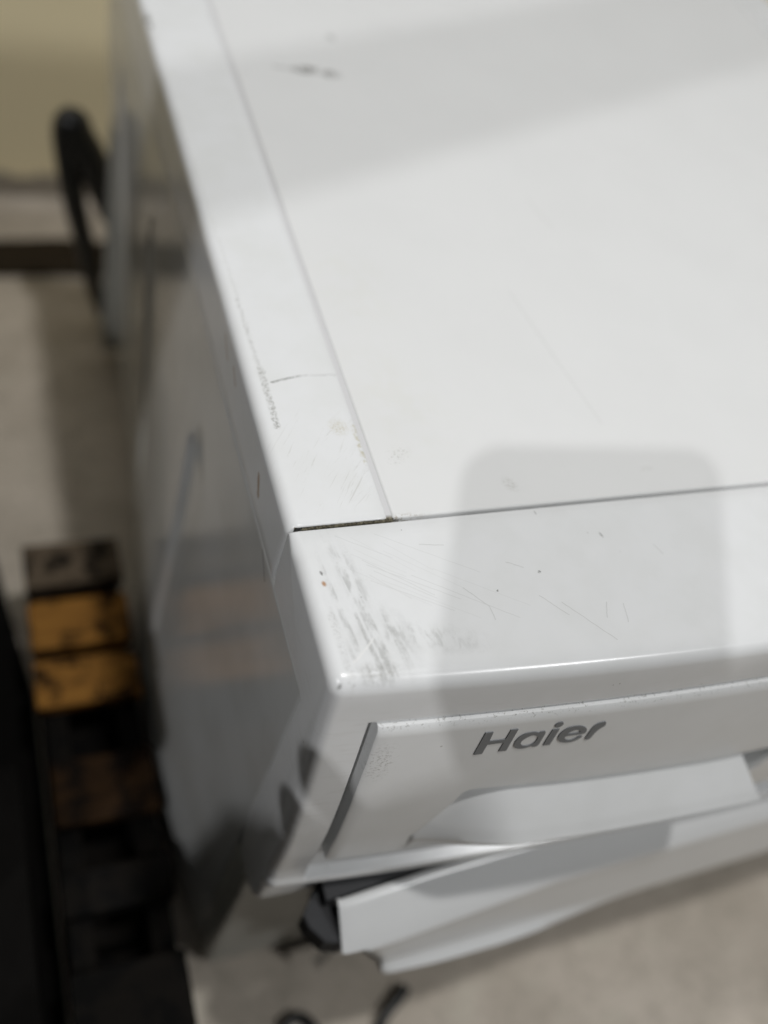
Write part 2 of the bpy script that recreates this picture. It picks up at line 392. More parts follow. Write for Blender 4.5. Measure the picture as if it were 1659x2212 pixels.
def console():
    RF = .009   # front top fillet
    outline = []   # (y, z)
    outline.append((-.0008, -.030)); outline.append((-.0008, -.0016)); outline.append((-.0011, -.0005)); outline.append((-.0018, 0.0))
    for y in np.linspace(-.01, -.0700, 10): outline.append((y, 0.0))
    y0 = -.0805 + RF
    for a in np.linspace(0, 84, 11):
        r = math.radians(a); outline.append((y0 - RF * math.sin(r), -RF + RF * math.cos(r)))
    for z in list(np.linspace(-.0115, -.027, 6)) + [-.0285, -.0300] + list(np.linspace(-.036, -.158, 24)) + [-.164, -.166] + list(np.linspace(-.172, -.192, 5)) + [-.1955, -.198, -.2005, -.203, -.2055, -.208, -.2095, -.211, -.218, -.226, -.236, -.241, -.246, -.250, -.2535]:
        outline.append((prof(z), z))
    outline += [(-.0838, -.2545), (-.062, -.2545)]
    for z in (-.20, -.12, -.06): outline.append((-.061, z))
    outline.append((-.061, -.0475)); outline.append((-.0585, -.0455)); outline.append((-.050, -.0450)); outline.append((-.004, -.0440))
    n = len(outline); O = np.array(outline)
    # inward normals
    T = np.roll(O, -1, 0) - np.roll(O, 1, 0); T /= np.linalg.norm(T, axis=1)[:, None] + 1e-12
    area = 0.5 * np.sum(O[:, 0] * np.roll(O[:, 1], -1) - np.roll(O[:, 0], -1) * O[:, 1])
    N = np.stack([-T[:, 1], T[:, 0]], 1) * (1 if area > 0 else -1)
    R_ = .0062
    xs = [(R_ * (1 - math.cos(a)), R_ * (1 - math.sin(a))) for a in np.linspace(0, math.pi / 2, 9)]
    sl = []
    # amount of inset allowed: full at top, front; tiny at rear seam
    amt = np.ones(n)
    for i, (y, z) in enumerate(outline):
        if y > -.01: amt[i] = 0.08
        if y > -.0625 and z < -.04: amt[i] = 0.12
        if z < -.252: amt[i] = .6
    for x, d in xs: sl.append((x, O + N * (d * amt)[:, None]))
    for x in (.010, .014, .018, .0214): sl.append((x, O.copy()))
    def pocket(O_):
        Q = O_.copy()
        for i, (y, z) in enumerate(outline):
            if y < -.07 and -.1655 < z < -.029:
                Q[i, 0] += .030
            elif y < -.07 and -.199 < z <= -.1655: Q[i, 0] += .0052
        return Q
    PO = pocket(O)
    for x in [.0216] + list(np.linspace(.03, .62, 50)) + [.6284]: sl.append((x, PO.copy()))
    for x in (.6286, .635): sl.append((x, O.copy()))
    for x, d in xs[::-1]: sl.append((W - x, O + N * (d * amt)[:, None]))
    V = []
    for x, q in sl:
        for i in range(n):
            y, z = q[i]
            if y < -.055 and z > -.256: 
                w_ = min(1, max(0, (-.055 - y) / .02)); y = y - bow(x) * w_ * (1 if outline[i][1] > -.2098 else .35) if outline[i][0] < -.0622 or outline[i][1] > -.03 else y
            V.append((x, y, z))
    F = []
    for s in range(len(sl) - 1):
        for i in range(n):
            j = (i + 1) % n
            F.append((s * n + i, s * n + j, (s + 1) * n + j, (s + 1) * n + i))
    F.append(tuple(range(n))); F.append(tuple(range((len(sl) - 1) * n, len(sl) * n)))
    return mesh_obj("console", V, F, M_console, wm, auto=38)
console()

def sm(a, b_, x):
    t = np.clip((x - a) / (b_ - a), 0, 1); return t * t * (3 - 2 * t)
def lerp(a, b_, t): return a + (b_ - a) * t
def drawer():
    off = -.0030
    # opening outline of the grip scoop, in (x, z) on the drawer face
    def ztop(x): return float(np.interp(x, [.0, .083, .0888, .1529, .2433, .2813, .65], [-.098, -.098, -.0945, -.1003, -.1055, -.1045, -.1045]))
    def zbot(x): return float(np.interp(x, [.0, .0798, .120, .162, .2776, .290, .65], [-.1466, -.1466, -.152, -.1555, -.1575, -.150, -.150]))
    rows = []   # each row: function x -> (z, depthcode)
    zt0, zb0 = -.0307, -.1645
    nA, nS, nB = 14, 12, 6
    R_ = []
    R_.append(('e0', 0)); R_.append(('e1', 0))
    for i in range(nA + 1): R_.append(('A', i / nA))
    for i in range(nS + 1): R_.append(('S', i / nS))
    for i in range(1, nB + 1): R_.append(('B', i / nB))
    cols = []
    for x in [.0255, .0260, .0275] + list(np.linspace(.034, .064, 7)): cols.append((x, 0, 0))
    cols.append(('L', 0)); cols.append(('L', 1)); cols.append(('L', 2))
    for x in np.linspace(.076, .262, 38): cols.append((x, 1, 0))
    cols.append(('R', 0)); cols.append(('R', .04)); cols.append(('R', .96)); cols.append(('R', 1))
    for x in [.32] + list(np.linspace(.34, .62, 10)): cols.append((x, 0, 0))
    V = []
    for c in cols:
        for (k, t) in R_:
            # position of column at this row
            if c[0] == 'L':
                s = 0 if k in ('A', 'e0', 'e1') else (t if k == 'S' else 1)
                xL = lerp(.0850, .0690, s) if k != 'B' else lerp(.0690, .0700, t)
                x = xL + (.0, .0006, .0022)[c[1]]; ins = (0, .8, 1)[c[1]]
            elif c[0] == 'R':
                s = t if k == 'S' else (0 if k in ('A', 'e0', 'e1') else 1)
                x0 = lerp(.2640, .2800, s); x1 = lerp(.300, .2845, s)
                x = lerp(x0, x1, c[1]); ins = 1 if c[1] < .5 else 0
            elif c[1] == 1:
                s = 0 if k in ('A', 'e0', 'e1') else (t if k == 'S' else 1)
                xl = lerp(.0872, .0712, s); xr = lerp(.2625, .2785, s); f_ = (c[0] - .076) / (.262 - .076)
                x, ins = lerp(xl + .001, xr, f_), 1
            else: x, ins = c[0], c[1]
            zt, zb = ztop(x), zbot(x)
            dep = 0.0
            if k == 'A': z = lerp(zt0 - .0022, zt, t)
            elif k == 'e0': z = zt0; dep = .0105
            elif k == 'e1': z = zt0 + .0; dep = .0016
            elif k == 'S':
                z = lerp(zt, zb, t)
                pr = float(sm(.060, .118, x)) * ins
                dep = ins * lerp(.020, .008, pr) * (1 - t ** .9) - .020 * pr * t ** .9
                if t > .9: dep += .0006 * ins
                z = lerp(zt, zb + .028 * pr, t)
            else:
                pr = float(sm(.060, .118, x)) * ins
                z = lerp(zb + .028 * pr, zb0, t); dep = -.020 * pr * (1 - t) ** .8
            if c[0] == 'R' and c[1] in (.04, .96) and k == 'S' and 0 < t < .95: dep = .032
            y = prof(z) - bow(x) + off + dep
            if x < .0258: y += .010
            elif x < .0262: y += .0008
            if k == 'S' and t == 0 and ins > 0: z = z + .003 * ins
            V.append((x, y, z))
    nv = len(R_)
    o = mesh_obj("detergent_drawer", V, grid_faces(len(cols), nv), M_drawer, wm, auto=35)
    return o
drw = drawer()
LET= {'H': [[(79.11, -59.27), (83.52, -59.27), (83.92, -51.41), (92.46, -51.17), (92.04, -58.87), (96.19, -59.1), (96.7, -40.68), (92.88, -40.56), (92.46, -48.44), (84.09, -48.47), (83.88, -40.75), (79.86, -40.85)]], 'a': [[(113.34, -45.0), (109.89, -45.35), (109.97, -46.47), (106.86, -44.77), (102.46, -45.02), (99.6, -47.44), (98.48, -51.91), (98.87, -55.01), (100.33, -57.48), (103.49, -58.92), (106.67, -58.78), (109.4, -57.32), (109.54, -58.49), (113.2, -58.54), (113.16, -52.68)], [(102.39, -50.96), (104.63, -48.24), (107.0, -47.42), (109.68, -48.97), (110.62, -51.3), (110.09, -54.66), (108.11, -56.7), (104.93, -56.84), (102.66, -54.9), (101.97, -52.86)]], 'i': [[(116.37, -44.91), (120.17, -44.97), (119.7, -58.66), (115.9, -58.49), (116.04, -52.39)]], 'dot': [[(120.65, -40.43), (120.64, -41.45), (120.21, -42.4), (119.44, -43.1), (118.48, -43.39), (117.53, -43.24), (116.77, -42.66), (116.35, -41.77), (116.36, -40.76), (116.8, -39.81), (117.56, -39.13), (118.51, -38.83), (119.46, -38.98), (120.23, -39.55)]], 'e': [[(136.72, -54.48), (135.53, -56.43), (132.92, -58.36), (129.17, -58.8), (125.39, -57.65), (122.89, -55.1), (121.83, -51.83), (122.31, -48.05), (124.44, -45.05), (127.83, -43.93), (131.97, -44.67), (135.61, -46.86), (137.05, -49.31), (137.1, -51.93), (135.04, -52.37), (132.26, -52.41), (127.8, -52.36), (125.92, -52.49), (126.42, -54.52), (128.17, -56.2), (130.6, -56.71), (133.01, -55.72), (134.81, -53.9)], [(126.29, -50.57), (127.89, -48.31), (130.86, -47.44), (133.11, -48.93), (133.48, -50.57), (130.49, -50.74), (127.75, -50.78)]], 'r': [[(138.77, -58.19), (142.12, -58.74), (142.87, -52.26), (144.38, -49.09), (146.61, -47.38), (145.55, -43.29), (142.22, -43.9), (139.71, -45.97), (139.2, -50.19), (138.99, -54.52)]]}

def chaikin(P, k=2):
    for _ in range(k):
        Q = []
        for i in range(len(P)):
            a, b_ = P[i], P[(i + 1) % len(P)]
            Q += [(a[0] * .75 + b_[0] * .25, a[1] * .75 + b_[1] * .25), (a[0] * .25 + b_[0] * .75, a[1] * .25 + b_[1] * .75)]
        P = Q
    return P
def letter(loops, smooth):
    loops = [chaikin(l, 2) if smooth else l for l in loops]
    vs = [[Vector((x / 1000, 0, z / 1000)) for x, z in l] for l in loops]
    tri = tessellate_polygon([[Vector((p.x, p.z, 0)) for p in l] for l in vs])
    flat = [p for l in vs for p in l]; n = len(flat)
    def Y(p, o_): return prof(p.z) - bow(p.x) - .0030 - o_
    V = [(p.x, Y(p, .00045), p.z) for p in flat] + [(p.x, Y(p, -.0002), p.z) for p in flat]
    F = [tuple(t) for t in tri]; k = 0
    for l in vs:
        for i in range(len(l)):
            a, b_ = k + i, k + (i + 1) % len(l); F.append((a, b_, b_ + n, a + n))
        k += len(l)
    o = mesh_obj("letter", V, F, M_letter, drw, smooth=False)
    return o
for key, lp in LET.items():
    if key == 'dot': continue
    if key == 'i':
        # stem and dot are one letter
        st = [[(x, z) for x, z in LET['i'][0]]]; o1 = letter(st, False)
        o2 = letter(LET['dot'], True)
        bm = bmesh.new(); bm.from_mesh(o1.data); bm.from_mesh(o2.data); bm.to_mesh(o1.data); bm.free()
        bpy.data.objects.remove(o2)
    else: letter(lp, key in 'aer')

# top lid panel
def slab(name, x0, x1, y0, y1, z0, z1, bw, mat, parent, seg=3):
    return box(name, (x0, x1, y0, y1, z0, z1), mat, parent, bw, seg)
slab("lid_panel", .0518, W - .05, .0010, D, -.022, 0.0, .0012, M_lid, wm)
# seam floor under the grooves
box("seam_floor", (.0035, W - .004, .0012, D - .002, -.0062, -.0009), M_groove, wm, 0)
def grime():
    rnd = random.Random(11); V = []; xs = np.linspace(.0065, .0545, 150)
    for x in xs:
        q = float(sm(.0065, .014, x) * sm(.0545, .050, x)) * .75 + .25; w0, w1 = -.0002 + rnd.uniform(-.0002, .0001), (.0006 * q) + rnd.uniform(-.0002, .0005) * q
        if x > .051: w1 *= .6
        for y, z in ((w0, -.0014), (w0 + .0003, -.0002 + rnd.uniform(-.0004, .00015)), ((w0 + w1) / 2, -.0006 + rnd.uniform(-.0003, .0004)), (w1, -.0002 + rnd.uniform(-.0004, .0001)), (w1, -.0014)):
            V.append((x, y, z))
    mesh_obj("grime", V, grid_faces(len(xs), 5), M_groove, wm, smooth=False, label="greenish brown grime packed into the front seam")
grime()
def trim(xa, sgn, name):
    R_ = .0060; pr = [(.0490, -.02), (.0490, -.0012), (.0487, -.0004), (.0480, 0.0)]
    for x in np.linspace(.044, R_ + .001, 8): pr.append((x, 0.0))
    for a in np.linspace(0, 90, 10): r = math.radians(a); pr.append((R_ - R_ * math.sin(r), -R_ + R_ * math.cos(r)))
    for z in np.linspace(-.009, -.042, 6): pr.append((0.0, z))
    pr += [(.0004, -.0434), (.0016, -.0440), (.010, -.0440), (.010, -.02)]
    ys = [.0012, .0015, .0022] + list(np.linspace(.006, D - .004, 60)) + [D]
    V = []
    for y in ys:
        ins = .0008 if y == .0012 else (.0003 if y == .0015 else 0)
        for x, z in pr: V.append((xa + sgn * (x + (ins if x < .04 else -ins)), y, z - ins))
    F = grid_faces(len(ys), len(pr))
    n = len(pr); F += [tuple(range(n)), tuple(range((len(ys) - 1) * n, len(ys) * n))]
    for i in range(len(ys) - 1): F.append((i * n, (i + 1) * n, (i + 1) * n + n - 1, i * n + n - 1))
    mesh_obj(name, V, F, M_trim, wm, auto=38)
trim(0, 1, "lid_side_strip"); trim(W, -1, "lid_side_strip")

# side panel: pressed sheet with shallow ribs, slightly sprung outwards low down
def side_x(y, z):
    h = sm(-.05, -.5, z); 
    bump = sm(-.09, .06, y) * sm(.42, .06, y)
    x = .0012 - .021 * h * bump * (.5 + .5 * sm(-.1, -.45, z)) + .022 * sm(.15, .6, y) * sm(-.05, -.5, z)
    for yc, ztop_, wd in ((.515, -.080, .030), (.352, -.100, .036), (.155, -.105, .040)):
        yy = yc - (-.1 - z) * .06
        taper = sm(ztop_, ztop_ - .05, z) * sm(-.44, -.34, z)
        wdt = wd * (.25 + .75 * taper)
        x += .0040 * sm(wdt * .66, wdt * .46, abs(y - yy)) * taper
    return x
def side_panel(xa, sgn, name):
    ys = np.concatenate([np.linspace(-.0605, D, 330)]); zs = np.concatenate([[-.0445, -.0455], np.linspace(-.047, -.492, 110), [-.4935, -.494]])
    V = []
    for i, y in enumerate(ys):
        for j, z in enumerate(zs):
            x = side_x(y, z)
            if z > -.046: x = max(x, .0022) + (.0 if z < -.0446 else .0006)
            if j == len(zs) - 1: x += .008
            if i == 0: x += .0012
            V.append((xa + sgn * x, y, z))
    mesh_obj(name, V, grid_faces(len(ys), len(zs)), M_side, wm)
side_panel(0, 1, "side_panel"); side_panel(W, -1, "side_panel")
# front flange strip of the cabinet and the front sheet
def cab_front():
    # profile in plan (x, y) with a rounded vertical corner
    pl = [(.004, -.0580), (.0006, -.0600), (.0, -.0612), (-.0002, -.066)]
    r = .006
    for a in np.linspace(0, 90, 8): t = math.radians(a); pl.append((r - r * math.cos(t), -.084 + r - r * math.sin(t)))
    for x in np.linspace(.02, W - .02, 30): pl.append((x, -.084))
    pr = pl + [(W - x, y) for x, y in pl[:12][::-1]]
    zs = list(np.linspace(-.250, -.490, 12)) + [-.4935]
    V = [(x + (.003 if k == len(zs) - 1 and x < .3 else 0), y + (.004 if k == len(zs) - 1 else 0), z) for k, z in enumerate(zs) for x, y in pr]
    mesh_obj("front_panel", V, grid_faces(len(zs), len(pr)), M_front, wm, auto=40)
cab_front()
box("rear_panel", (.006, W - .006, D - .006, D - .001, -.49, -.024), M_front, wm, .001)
box("base_plate", (.03, W - .03, -.07, D - .01, -.492, -.486), M_darkgrey, wm, 0)
for (x, y) in ((.06, -.045), (W - .06, -.045), (.06, .54), (W - .06, .54)):
    V, F = [], []
    prf = [(.0, FLOOR), (.020, FLOOR), (.021, FLOOR + .003), (.016, FLOOR + .006), (.006, FLOOR + .0065), (.006, -.486)]
    for i in range(20):
        a = 2 * math.pi * i / 20
        for r, z in prf: V.append((x + r * math.cos(a), y + r * math.sin(a), z))
    mesh_obj("levelling_foot", V, grid_faces(20, len(prf), True), M_darkgrey, wm, auto=40)

# door, standing slightly ajar
def rrect(x0, x1, z0, z1, r, n=10, k=6):
    P = []
    for cx_, cz_, a0 in ((x1 - r, z1 - r, 0), (x0 + r, z1 - r, 90), (x0 + r, z0 + r, 180), (x1 - r, z0 + r, 270)):
        for i in range(n + 1):
            a = math.radians(a0 + 90 * i / n); P.append((cx_ + r * math.cos(a), cz_ + r * math.sin(a)))
    # subdivide the long straight runs
    Q = []
    for i in range(len(P)):
        a, b_ = P[i], P[(i + 1) % len(P)]
        L = math.hypot(b_[0] - a[0], b_[1] - a[1]); m_ = max(1, int(L / .02))
        for j in range(m_): Q.append((lerp(a[0], b_[0], j / m_), lerp(a[1], b_[1], j / m_)))
    return Q
def door():
    # rows run from the back edge over the top, down the front and under; columns run left to right
    def yb(x): return float(np.interp(x, [.018, .0376, .1038, .172, .26, .364, .62], [-.1222, -.1211, -.1161, -.114, -.1131, -.1112, -.108]))
    def yv(x): return float(np.interp(x, [.02, .08, .189, .367, .62], [-.1465, -.143, -.134, -.130, -.124]))
    def yf(x): return float(np.interp(x, [.02, .083, .2625, .4074, .62], [-.1450, -.1440, -.1428, -.140, -.132]))
    def lip(x): return .0080 * float(sm(.0, .135, x) * sm(.285, .165, x)) + .0006
    rows = [('b', 0), ('b', 1), ('t', 0), ('t', 1), ('t', .1), ('t', .5), ('t', .92), ('v', 0), ('v', 1), ('f', .06), ('f', .3), ('f', .6), ('f', .94), ('f', 1), ('l', 0), ('l', 1), ('l', 2), ('l', 3), ('u', 0), ('u', .5), ('u', 1), ('w', 0)]
    xs = [0, .0015, .004] + list(np.linspace(.01, .57, 60)) + [.576, .58]
    V = []
    for ci, c in enumerate(xs):
        for k, t in rows:
            # slanted left end
            q = {'b': 0, 't': 0, 'v': .35, 'f': .35 + .65 * t, 'l': 1, 'u': 1, 'w': 1}[k]
            x = .040 + .042 * q * max(0, 1 - c / .25) ** 1.5 + c
            if k == 'b': y, z = (yb(x) + .0045, -.260) if t == 0 else (yb(x) + .0045, -.2162)
            elif k == 't': y, z = (yb(x) + .0038, -.2153) if t == 0 else ((yb(x), -.2158) if t == 1 else (lerp(yb(x), yv(x), t), lerp(-.2158, -.2342, t)))
            elif k == 'v': y, z = [(yv(x) + .0008, -.2342), (yv(x) - .0003, -.2356)][t]
            elif k == 'f': y, z = lerp(yv(x), yf(x), t), lerp(-.2358, -.296, t)
            elif k == 'l': L_ = lip(x); y, z = [(yf(x) - L_ * .5, -.2985), (yf(x) - L_, -.3020), (yf(x) - L_ * .7, -.3060), (yf(x) + .002, -.3075)][t]
            elif k == 'u': y, z = lerp(yf(x) + .002, -.112, t), lerp(-.3075, -.372, t)
            else: y, z = -.104, -.474
            if ci == 0: y = min(yb(x) + .0045, y + .012); x += .0025
            elif ci == 1: y = y + .0010
            V.append((x, y, z))
    F = grid_faces(len(xs), len(rows))
    d = mesh_obj("door", V, F, M_door, wm, auto=62)
    # glass bowl low in the front face
    GV = []
    nO, levels = 36, 6
    for l in range(levels + 1):
        t = l / levels
        for i in range(nO):
            a = 2 * math.pi * i / nO
            GV.append((.34 + .16 * (1 - t) * math.cos(a), -.1085 + .006 * 0 + .0005 * t, -.418 + .036 * (1 - t) * math.sin(a)))
    F = []
    for s_ in range(levels):
        for i in range(nO):
            j = (i + 1) % nO; F.append((s_ * nO + i, s_ * nO + j, (s_ + 1) * nO + j, (s_ + 1) * nO + i))
    mesh_obj("glass", GV, F, M_glass, d)
    # dark end block with the latch at the free end
    top = [(.0175, -.1195), (.0195, -.1270), (.0265, -.1365), (.0370, -.1400), (.0440, -.1385), (.0440, -.1200), (.0430, -.1050), (.0300, -.1050)]
    V = []; zs = [-.2300, -.2315, -.2560, -.2580]
    for k, z in enumerate(zs):
        for x, y in top: V.append((x + .0045 + .0035 * k * .4 + (.001 if k in (0, 3) else 0), y + .0025 + (.001 if k in (0, 3) else 0), z))
    n = len(top); F = [tuple(range(n)), tuple(range(3 * n, 4 * n))]
    for s_ in range(3):
        for i in range(n): F.append((s_ * n + i, s_ * n + (i + 1) % n, (s_ + 1) * n + (i + 1) % n, (s_ + 1) * n + i))
    bevel(mesh_obj("end_block", V, F, M_matt, d, smooth=False), .0015, 2)
    V = []
    fx = np.linspace(.036, .58, 50)
    for x in fx:
        for y, z in ((-.1015, -.262), (-.1015, -.2195), (-.103, -.2185), (yb(x) + .0065, -.2185), (yb(x) + .0060, -.2280)): V.append((x, y, z))
    mesh_obj("inner_frame", V, grid_faces(len(fx), 5), M_matt, d, smooth=False)
    box("hinge_arm", (.56, .60, -.106, -.084, -.33, -.30), M_darkgrey, d, .001)
    return d
door()
# porthole gasket on the cabinet behind the door
def gasket():
    B = rrect(.09, .56, -.46, -.262, .07); V = []
    for ins, y in ((0, -.0845), (.0, -.088), (.004, -.090), (.012, -.090), (.016, -.087), (.03, -.080)):
        A = np.array(B); T = np.roll(A, -1, 0) - np.roll(A, 1, 0); T /= np.linalg.norm(T, axis=1)[:, None]
        N = np.stack([-T[:, 1], T[:, 0]], 1)
        for x, z in A + N * ins: V.append((x, y, z))
    nO = len(B); F = []
    for s in range(5):
        for i in range(nO):
            j = (i + 1) % nO; F.append((s * nO + i, s * nO + j, (s + 1) * nO + j, (s + 1) * nO + i))
    mesh_obj("door_gasket", V, F, M_gasket, wm, auto=50)
gasket()

# ------------------------------------------------------------------ setting
def mat_floor():
    g = G("concrete_floor")
    n1 = g.noise(g.co, 9, 5, .6); n2 = g.noise(g.co, 45, 4, .6); n3 = g.noise(g.co, 300, 2)
    c = g.mix(g.ramp(n1, .32, .68), (0.60, 0.535, 0.455), (0.46, 0.405, 0.335))
    c = g.mix(g.mul(g.ramp(n2, .45, .7), .45), c, (0.36, 0.32, 0.26))
    c = g.mix(g.mul(g.ramp(g.noise(g.co, 130, 4, .7), .48, .66), .35), c, (0.25, 0.22, 0.175))
    c = g.mix(g.mul(g.ramp(g.noise(g.co, 22, 3), .58, .72), .5), c, (0.56, 0.52, 0.43))
    return g.set(c, .6, n3, .3, .002)
def mat_wall():
    g = G("ochre_painted_wall")
    n1 = g.noise(g.co, 3, 3); n2 = g.noise(g.co, 26, 4, .65)
    paint = g.mix(n1, (0.90, 0.79, 0.52), (0.84, 0.73, 0.48))
    lo = g.add(g.z, g.mul(g.sub(n2, .5), .06))
    plaster = g.mix(n2, (0.36, 0.32, 0.26), (0.2, 0.175, 0.14))
    paint = g.mix(g.ramp(g.z, .02, .03), paint, (0.74, 0.74, 0.72))
    return g.set(g.mix(g.ramp(lo, FLOOR + .030, FLOOR + .042), plaster, paint), .65, n2, .2, .003)
mesh_obj("floor", [(-6, -6, FLOOR), (8, -6, FLOOR), (8, .8875, FLOOR), (-6, .8875, FLOOR)], [(0, 1, 2, 3)], mat_floor(), kind="structure")
v, f_ = box_geo(-6, 8, .8865, 1.1, FLOOR - .02, 2.6)
mesh_obj("wall", v, f_, mat_wall(), smooth=False, kind="structure")
# dark strip on the floor along the wall
def strip():
    xs = np.linspace(-1.2, 1.4, 90); V = []
    rnd = random.Random(3)
    for x in xs:
        w0 = .732 + rnd.uniform(-.002, .002); w1 = .798 + rnd.uniform(-.002, .002)
        for y, z in ((w0, FLOOR), (w0 + .001, FLOOR + .005), (w0 + .004, FLOOR + .007), (w1 - .004, FLOOR + .007), (w1 - .001, FLOOR + .005), (w1, FLOOR)): V.append((x, y, z))
    mesh_obj("floor_strip", V, grid_faces(len(xs), 6), plain("strip_dark_brown", (0.035, 0.026, 0.016), .9, .15, 30, spec=.1), auto=50,
             label="dark brown flat strip lying on the concrete along the foot of the yellow wall", cat="strip")
strip()

# pallet
def mat_wood(name, ca, cb):
    g = G(name)
    oi = g.t.nodes.new("ShaderNodeObjectInfo")
    gr = g.noise(g.vec(10, 160, 160), 1, 4, .6, .6)
    c = g.mix(g.ramp(gr, .3, .7), ca, cb)
    c = g.mix(g.mul(oi.outputs["Random"], .25), c, ca)
    c = g.mix(g.ramp(g.noise(g.co, 38, 4, .65), .46, .60), c, tuple(v * .22 for v in cb))
    return g.set(c, .8, gr, .35, .002, .15)
M_wood = mat_wood("pallet_wood_lit", (0.36, 0.17, 0.035), (0.20, 0.09, 0.02))  # boards in the lit patch, brightness put into the wood colour
M_wood_shade = mat_wood("pallet_wood_shade", (0.035, 0.017, 0.005), (0.020, 0.009, 0.003))  # board lying in shadow, the shade is put into the wood colour
M_wood_deep_shade = mat_wood("pallet_wood_deep_shade", (0.006, 0.0045, 0.003), (0.004, 0.003, 0.002))  # near black wood paints the deepest shade on and under the deck
M_wood_pale = mat_wood("pallet_wood_lit_grey", (0.17, 0.13, 0.09), (0.08, 0.06, 0.04))  # lighter far board, also lit by its colour
PT = -.400
pal = thing("wooden_pallet", (-.062, .06, FLOOR), "orange brown wooden pallet lying close beside the washing machine on the floor", "pallet")
rp = random.Random(8)
for y0, y1, mt in ((.228, .272, M_wood_pale), (.168, .214, M_wood), (.115, .158, M_wood), (.018, .070, M_wood_shade), (-.048, -.016, M_wood_deep_shade), (-.160, -.085, M_wood_deep_shade), (-.26, -.185, M_wood_deep_shade)):
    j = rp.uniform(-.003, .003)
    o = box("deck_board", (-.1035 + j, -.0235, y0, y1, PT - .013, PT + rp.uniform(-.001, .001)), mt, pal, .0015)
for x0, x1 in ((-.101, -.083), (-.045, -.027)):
    box("stringer", (x0, x1, -.258, .270, PT - .0605, PT - .0135), M_wood_deep_shade, pal, .0015)
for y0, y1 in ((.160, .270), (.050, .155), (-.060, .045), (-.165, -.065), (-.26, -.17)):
    box("bottom_board", (-.103, -.024, y0, y1, FLOOR + .001, FLOOR + .0390), M_wood_deep_shade, pal, .0015)

# black loop handle behind the machine
hd = thing("loop_handle", (.05, .655, FLOOR), "black plastic loop handle on an upright stem behind the machine's rear corner", "handle")
tube("grip", [(-.005, .655, -.300), (-.014, .655, -.262), (-.0195, .655, -.236), (-.0255, .655, -.240), (-.0265, .655, -.262), (-.020, .655, -.320), (-.007, .655, -.386), (.003, .655, -.440), (.016, .655, -.488)],
     [.006, .015, .0165, .0150, .0130, .0120, .0110, .0095, .0080], M_black, hd, n=18)
tube("brace", [(-.0200, .655, -.238), (-.006, .655, -.268), (.010, .655, -.305), (.026, .655, -.345), (.060, .655, -.380), (.082, .655, -.385)], [.0150, .0175, .0175, .0160, .012, .011], M_black, hd)
tube("stem", [(.082, .655, -.32), (.082, .655, -.40), (.082, .655, FLOOR + .012)], .012, M_black, hd)
tube("lower_arm", [(.014, .655, -.484), (.082, .655, -.484)], .008, M_black, hd)
box("foot", (.03, .135, .630, .680, FLOOR, FLOOR + .012), M_black, hd, .003)

# black cable on the floor in front
tube("black_cable", [(.1585, -.1405, FLOOR + .0055), (.1520, -.1455, FLOOR + .0055), (.1320, -.160, FLOOR + .005), (.118, -.182, FLOOR + .005), (.098, -.190, FLOOR + .005), (.083, -.172, FLOOR + .005), (.076, -.150, FLOOR + .005), (.066, -.1400, FLOOR + .005), (.052, -.146, FLOOR + .005), (.046, -.175, FLOOR + .005), (.02, -.25, FLOOR + .005), (-.04, -.36, FLOOR + .005)],
     [.0055, .0055] + [.0045] * 10, M_black, label="short black cable curled on the concrete in front of the open door", cat="cable")

# ------------------------------------------------------------------ the photographer (out of frame, holding the camera phone)
def skin(name, nodes, edges, mat, parent, root=0, sub=2, **k):
    me = bpy.data.meshes.new(name)
    me.from_pydata([n[0] for n in nodes], edges, [])
    o = bpy.data.objects.new(name, me); COL.objects.link(o)
    me.skin_vertices.new() if hasattr(me.skin_vertices, 'new') and not me.skin_vertices else None
    md = o.modifiers.new("skin", 'SKIN')
    if not me.skin_vertices: me.skin_vertices.new()
    for v_, n in zip(me.skin_vertices[0].data, nodes):
        r = n[1]; v_.radius = (r, r) if not hasattr(r, '__len__') else r
        v_.use_root = False
    me.skin_vertices[0].data[root].use_root = True
    md.use_smooth_shade = True
    sb = o.modifiers.new("sub", 'SUBSURF'); sb.levels = sub; sb.render_levels = sub
    me.materials.append(mat)
    if parent:
        o.parent = parent; o.matrix_parent_inverse = Matrix.Translation(parent.location).inverted()
    tag(o, **k)
    return o
M_cloth = plain("dark_work_jacket", (0.03, 0.032, 0.038), .9, .15, 120)
M_trouser = plain("dark_trousers", (0.02, 0.022, 0.028), .95, .15, 120)
M_skin = plain("skin", (0.55, 0.34, 0.24), .5, .05, 200)
M_hair = plain("dark_hair", (0.015, 0.011, 0.008), .6, .2, 300)
person = thing("person", (-.38, -.50, -.335), "person in dark jacket sitting on the added low cabinet and holding a phone, out of view", "person")
PH_C = CAM_LOC + DOWN * .046 - FWD * .007 - RIGHT * .023
def cw(r, d, f_): return tuple(CAM_LOC + RIGHT * r + DOWN * d + FWD * f_)
body = [((-.38, -.56, -.16), .130), ((-.38, -.55, .10), .120), ((-.375, -.53, .34), (.15, .10)), ((-.36, -.515, .52), (.145, .085)), ((-.27, -.50, .62), .050), ((-.22, -.49, .67), .050),
        ((-.165, -.475, .73), .078), ((-.150, -.470, .79), .076),           # head
        ((-.52, -.50, .49), .055), ((-.50, -.44, .22), .042), ((-.30, -.40, .13), .030), ((-.255, -.375, .140), .025),   # arm with the spread fingers
        ((-.23, -.50, .49), .055), ((-.13, -.53, .25), .042), ((-.135, -.42, .20), .030), ((-.160, -.375, .235), .024),   # arm holding the phone
        ((-.31, -.42, -.22), .080), ((-.24, -.30, -.255), .060), ((-.36, -.27, -.29), .042), ((-.44, -.26, -.295), .034),
        ((-.45, -.42, -.22), .080), ((-.56, -.30, -.255), .060), ((-.50, -.23, -.29), .042), ((-.44, -.20, -.295), .034)]
